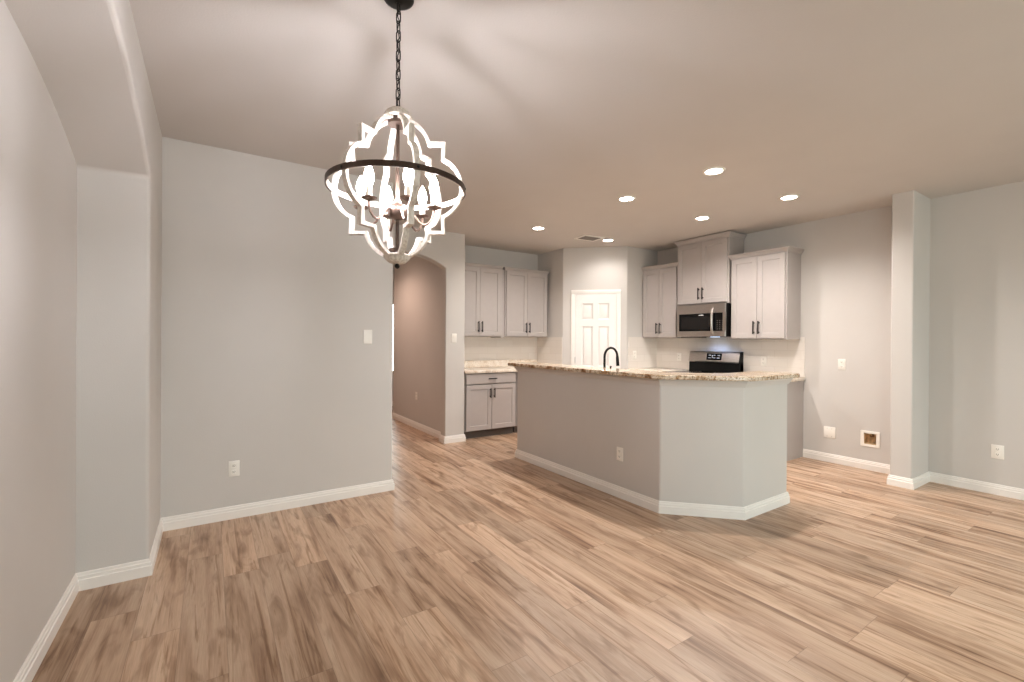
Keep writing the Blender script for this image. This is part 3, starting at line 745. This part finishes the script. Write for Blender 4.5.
for q in ((-b, b, 0.075, 0.078, -d, d), (-b, -b + 0.003, 0, 0.078, -d, d), (b - 0.003, b, 0, 0.078, -d, d), (-b, b, 0, 0.078, -d, -d + 0.003), (-b, b, 0, 0.078, d - 0.003, d)): mb.box(*q)
mb.build('box_liner', M['hole'], t, smooth=0)
mb = MB(); mb.tube([(0.012, 0.04, 0.054), (0.012, 0.04, 0.02)], 0.010, 10); mb.tube([(0.012, 0.04, 0.03), (0.012, 0.015, 0.03)], 0.007, 8); mb.tube([(-0.008, 0.012, 0.03), (0.032, 0.012, 0.03)], 0.006, 8)
mb.build('valve', M['valve'], t)

# ------------------------------------------------------------------ ceiling downlights and vent
def can(label, x, y, lens=None, tint=(1.0, 0.925, 0.875), dim=1.0):
    t = thing('recessed_light', label, 'ceiling light', (x, y, C), 0, 'round recessed ceiling downlights')
    MB().lathe([(0.064, -0.003), (0.066, -0.009), (0.082, -0.008), (0.088, -0.001), (0.088, -0.0002), (0.064, -0.0002)], 32).build('trim_ring', M['white_metal'], t)
    MB().lathe([(0, -0.0045), (0.064, -0.0045), (0.064, -0.0015), (0, -0.0015)], 32).build('diffuser', lens or M['lens'], t)
    l = bpy.data.lights.new('downlight_beam', 'SPOT'); l.energy = CAN_W * dim; l.color = tint; l.spot_size = R(152); l.spot_blend = 0.75; l.shadow_soft_size = 0.04
    lo = bpy.data.objects.new('downlight_beam', l); COL.objects.link(lo); lo.parent = t; lo.location = (0, 0, -0.012)
    return t
can('lit downlight nearest the camera, on the ceiling over the island corner', 3.425, 2.205)
can('lit downlight over the middle of the island, left of the two in the second row', 3.39, 3.112)
can('lit downlight over the far end of the island, near the hall wall', 3.386, 4.55)
can('lit downlight in front of the tall cabinet above the microwave', 4.625, 3.118)
can('lit downlight at the right, in front of the alcove wall', 4.645, 2.20)
can('unseen warm downlight added in the hallway ceiling behind the arch', 1.75, 6.9, M['lens_warm'], (1.0, 0.70, 0.57), 0.85)  # added out of sight to give the hallway wall its warm brown light
can('lit downlight beside the ceiling vent, in front of the pantry door', 4.585, 4.545, dim=0.36)
t = thing('ceiling_vent', 'white slatted air vent in the kitchen ceiling before the pantry', 'air vent', (4.275, 4.585, C), R(-6))
mb = MB(); a, b = 0.165, 0.125
for q in ((-a, a, b - 0.03, b), (-a, a, -b, -b + 0.03), (-a, -a + 0.03, -b + 0.03, b - 0.03), (a - 0.03, a, -b + 0.03, b - 0.03)): mb.box(q[0], q[1], q[2], q[3], -0.012, -0.0005, 0.002, 1)
mb.build('frame', M['white_metal'], t, smooth=0)
MB().box(-a + 0.03, a - 0.03, -b + 0.03, b - 0.03, -0.002, -0.0006).build('duct', M['toe'], t, smooth=0)
for i in range(7):
    y = -b + 0.042 + i * 0.028
    MB().prism([(y - 0.011, -0.0022), (y + 0.007, -0.011), (y + 0.009, -0.0105), (y - 0.009, -0.0022)], 'x', -a + 0.03, a - 0.03).build('slat', M['slot'], t, smooth=0)

# ------------------------------------------------------------------ chandelier
CX, CY = 0.636, 1.823
t = thing('chandelier', 'whitewashed quatrefoil orb chandelier with six lit candle bulbs on a black chain', 'chandelier', (CX, CY, C))
zc = 1.962 - C                                     # ring height, local
F = Vector((CX, CY, 0)).normalized(); RT = Vector((F.y, -F.x, 0))
def ad(deg): a = R(deg); return -F * math.cos(a) + RT * math.sin(a)   # 0 = towards the camera, + = right
MB().lathe([(0, -0.018), (0.012, -0.018), (0.02, -0.015), (0.045, -0.011), (0.058, -0.006), (0.062, -0.0005), (0, -0.0005)], 28).build('canopy', M['black'], t)
# chain
ztop, zbot = -0.017, 2.292 - C; nl = 11; stepz = (ztop - zbot) / nl
for i in range(nl):
    zc_ = ztop - stepz * (i + 0.5); hl = stepz * 0.5 + 0.004; r_ = 0.0095; a = R(35 + (90 if i % 2 else 0)); dx = Vector((math.cos(a), math.sin(a), 0)); pts = []
    for j in range(16):
        th = 2 * PI * j / 16; pts.append(Vector((0, 0, zc_ + math.sin(th) * r_ + (hl - r_) * (1 if math.sin(th) > 0.01 else -1 if math.sin(th) < -0.01 else 0))) + dx * math.cos(th) * r_)
    MB().tube(pts, 0.0026, 6, True).build('chain_link', M['black'], t)
MB().tube([(0.004 * math.sin(k_ * 1.9), 0.004 * math.cos(k_ * 1.9), ztop + (zbot - ztop) * k_ / 24) for k_ in range(25)], 0.0022, 6).build('power_cord', M['black'], t)
# central stem, hubs
MB().tube([(0, 0, 2.27 - C), (0, 0, 1.665 - C)], 0.0075, 10).build('stem', M['bronze'], t)
MB().lathe([(0, 2.296 - C), (0.016, 2.293 - C), (0.03, 2.286 - C), (0.05, 2.272 - C), (0.058, 2.255 - C), (0.058, 2.249 - C), (0.045, 2.247 - C), (0, 2.247 - C)], 28).build('top_cap', M['whitewash'], t)
MB().lathe([(0, 2.2465 - C), (0.04, 2.2465 - C), (0.04, 2.222 - C), (0, 2.222 - C)], 24).build('top_collar', M['bronze'], t)
MB().lathe([(0, 1.714 - C), (0.034, 1.714 - C), (0.034, 1.692 - C), (0, 1.692 - C)], 24).build('bottom_collar', M['bronze'], t)
MB().lathe([(0, 1.691 - C), (0.052, 1.691 - C), (0.056, 1.686 - C), (0.05, 1.672 - C), (0.036, 1.660 - C), (0.022, 1.654 - C), (0, 1.653 - C)], 28).build('bottom_cap', M['whitewash'], t)
MB().lathe([(0, 1.656 - C), (0.006, 1.654 - C), (0.011, 1.645 - C), (0.008, 1.637 - C), (0, 1.633 - C)], 14).build('finial', M['black'], t)
zh = 1.868 - C
MB().lathe([(0, zh + 0.05), (0.012, zh + 0.048), (0.016, zh + 0.034), (0.03, zh + 0.026), (0.04, zh + 0.008), (0.041, zh - 0.008), (0.032, zh - 0.026), (0.014, zh - 0.034), (0, zh - 0.036)], 24).build('center_hub', M['hub'], t)
# quatrefoil frame arms
def quarc(p0, p1, bulge, n=8):
    p0, p1 = Vector(p0), Vector(p1); d = p1 - p0; nn = Vector((-d.y, d.x)).normalized(); m_ = (p0 + p1) / 2
    c_ = d.length / 2; s_ = bulge; rr_ = (c_ * c_ + s_ * s_) / (2 * s_); cen = m_ - nn * (rr_ - s_); a0 = math.atan2((p0 - cen).y, (p0 - cen).x); a1 = math.atan2((p1 - cen).y, (p1 - cen).x)
    while a1 - a0 > PI: a1 -= 2 * PI
    while a1 - a0 < -PI: a1 += 2 * PI
    return [(cen.x + rr_ * math.cos(a0 + (a1 - a0) * i / n), cen.y + rr_ * math.sin(a0 + (a1 - a0) * i / n)) for i in range(n + 1)]
half = quarc((0.038, 0.280), (0.128, 0.182), 0.018) + [(0.190, 0.182), (0.187, 0.118)] + quarc((0.187, 0.118), (0.2610, 0.0), 0.022)[1:]
prof = half + [(r_, -z_) for r_, z_ in half[::-1][1:]]
def frame_arm(deg):
    d = ad(deg); tg = Vector((-d.y, d.x, 0)); wv = 0.0115; tr = 0.0065; n = len(prof); rings = []
    P = [Vector(p) for p in prof]
    for i in range(n):
        d0 = (P[i] - P[i - 1]).normalized() if i else (P[1] - P[0]).normalized(); d1_ = (P[i + 1] - P[i]).normalized() if i < n - 1 else d0
        n0 = Vector((-d0.y, d0.x)); n1 = Vector((-d1_.y, d1_.x)); m_ = (n0 + n1).normalized(); m_ = m_ / max(0.5, m_.dot(n0)) * tr
        ring = []
        for sg, tw in ((1, 1), (1, -1), (-1, -1), (-1, 1)):
            q = P[i] + m_ * sg; ring.append(d * q.x + tg * (wv * tw) + Vector((0, 0, zc + q.y)))
        rings.append(ring)
    return MB().sweep(rings, True).build('frame_arm', M['whitewash'], t, smooth=25)
ANG = [-45, 15, 75, 135, 195, 255]
for a in ANG: frame_arm(a)
def band(r0, r1, z0, z1, name, mat):
    mb = MB(); n = 72; rings = []
    for i in range(n):
        a = 2 * PI * i / n; c_, s_ = math.cos(a), math.sin(a)
        rings.append([(r0 * c_, r0 * s_, z0), (r1 * c_, r1 * s_, z0), (r1 * c_, r1 * s_, z1), (r0 * c_, r0 * s_, z1)])
    return mb.sweep(rings, True, True).build(name, mat, t, smooth=30)
rg = band(0.2735, 0.2775, zc - 0.011, zc + 0.011, 'outer_ring', M['bronze'])
band(0.2680, 0.2733, zc - 0.0105, zc + 0.0105, 'inner_ring', M['whitewash'])
for a in ANG:
    d = ad(a)
    MB().lathe([(0, 0.2805), (0.004, 0.280), (0.006, 0.2775), (0, 0.277)], 10).build('rivet', M['black'], t).matrix_local = Matrix.LocRotScale(Vector((0, 0, zc)), Vector((0, 0, 1)).rotation_difference(d), None)
# candle arms
RC = 0.150; zcup = 1.880 - C
for a in ANG:
    d = ad(a)
    def Q(r_, z_): return d * r_ + Vector((0, 0, z_))
    path = [Q(0.030, zh + 0.004), Q(0.052, zh + 0.002), Q(0.072, zh - 0.02), Q(0.088, zh - 0.042), Q(0.108, zh - 0.055), Q(0.128, zh - 0.05), Q(0.144, zh - 0.03), Q(RC, zh - 0.006), Q(RC, zcup)]
    arm = MB().tube(path, 0.0048, 8).build('candle_arm', M['hub'], t)
    c0 = d * RC
    MB().lathe([(0, zcup - 0.006), (0.012, zcup - 0.005), (0.028, zcup + 0.002), (0.031, zcup + 0.006), (0.028, zcup + 0.006), (0.012, zcup + 0.001), (0, zcup + 0.001)], 20, c0).build('drip_cup', M['hub'], arm)
    MB().lathe([(0, zcup + 0.0012), (0.0115, zcup + 0.0012), (0.0115, zcup + 0.050), (0, zcup + 0.050)], 16, c0).build('candle_sleeve', M['candle'], arm)
    zb = zcup + 0.0505
    MB().lathe([(0, zb), (0.009, zb), (0.0165, zb + 0.022), (0.0185, zb + 0.036), (0.015, zb + 0.056), (0.008, zb + 0.073), (0.003, zb + 0.083), (0, zb + 0.086)], 12, c0).build('bulb', M['bulb'], arm)
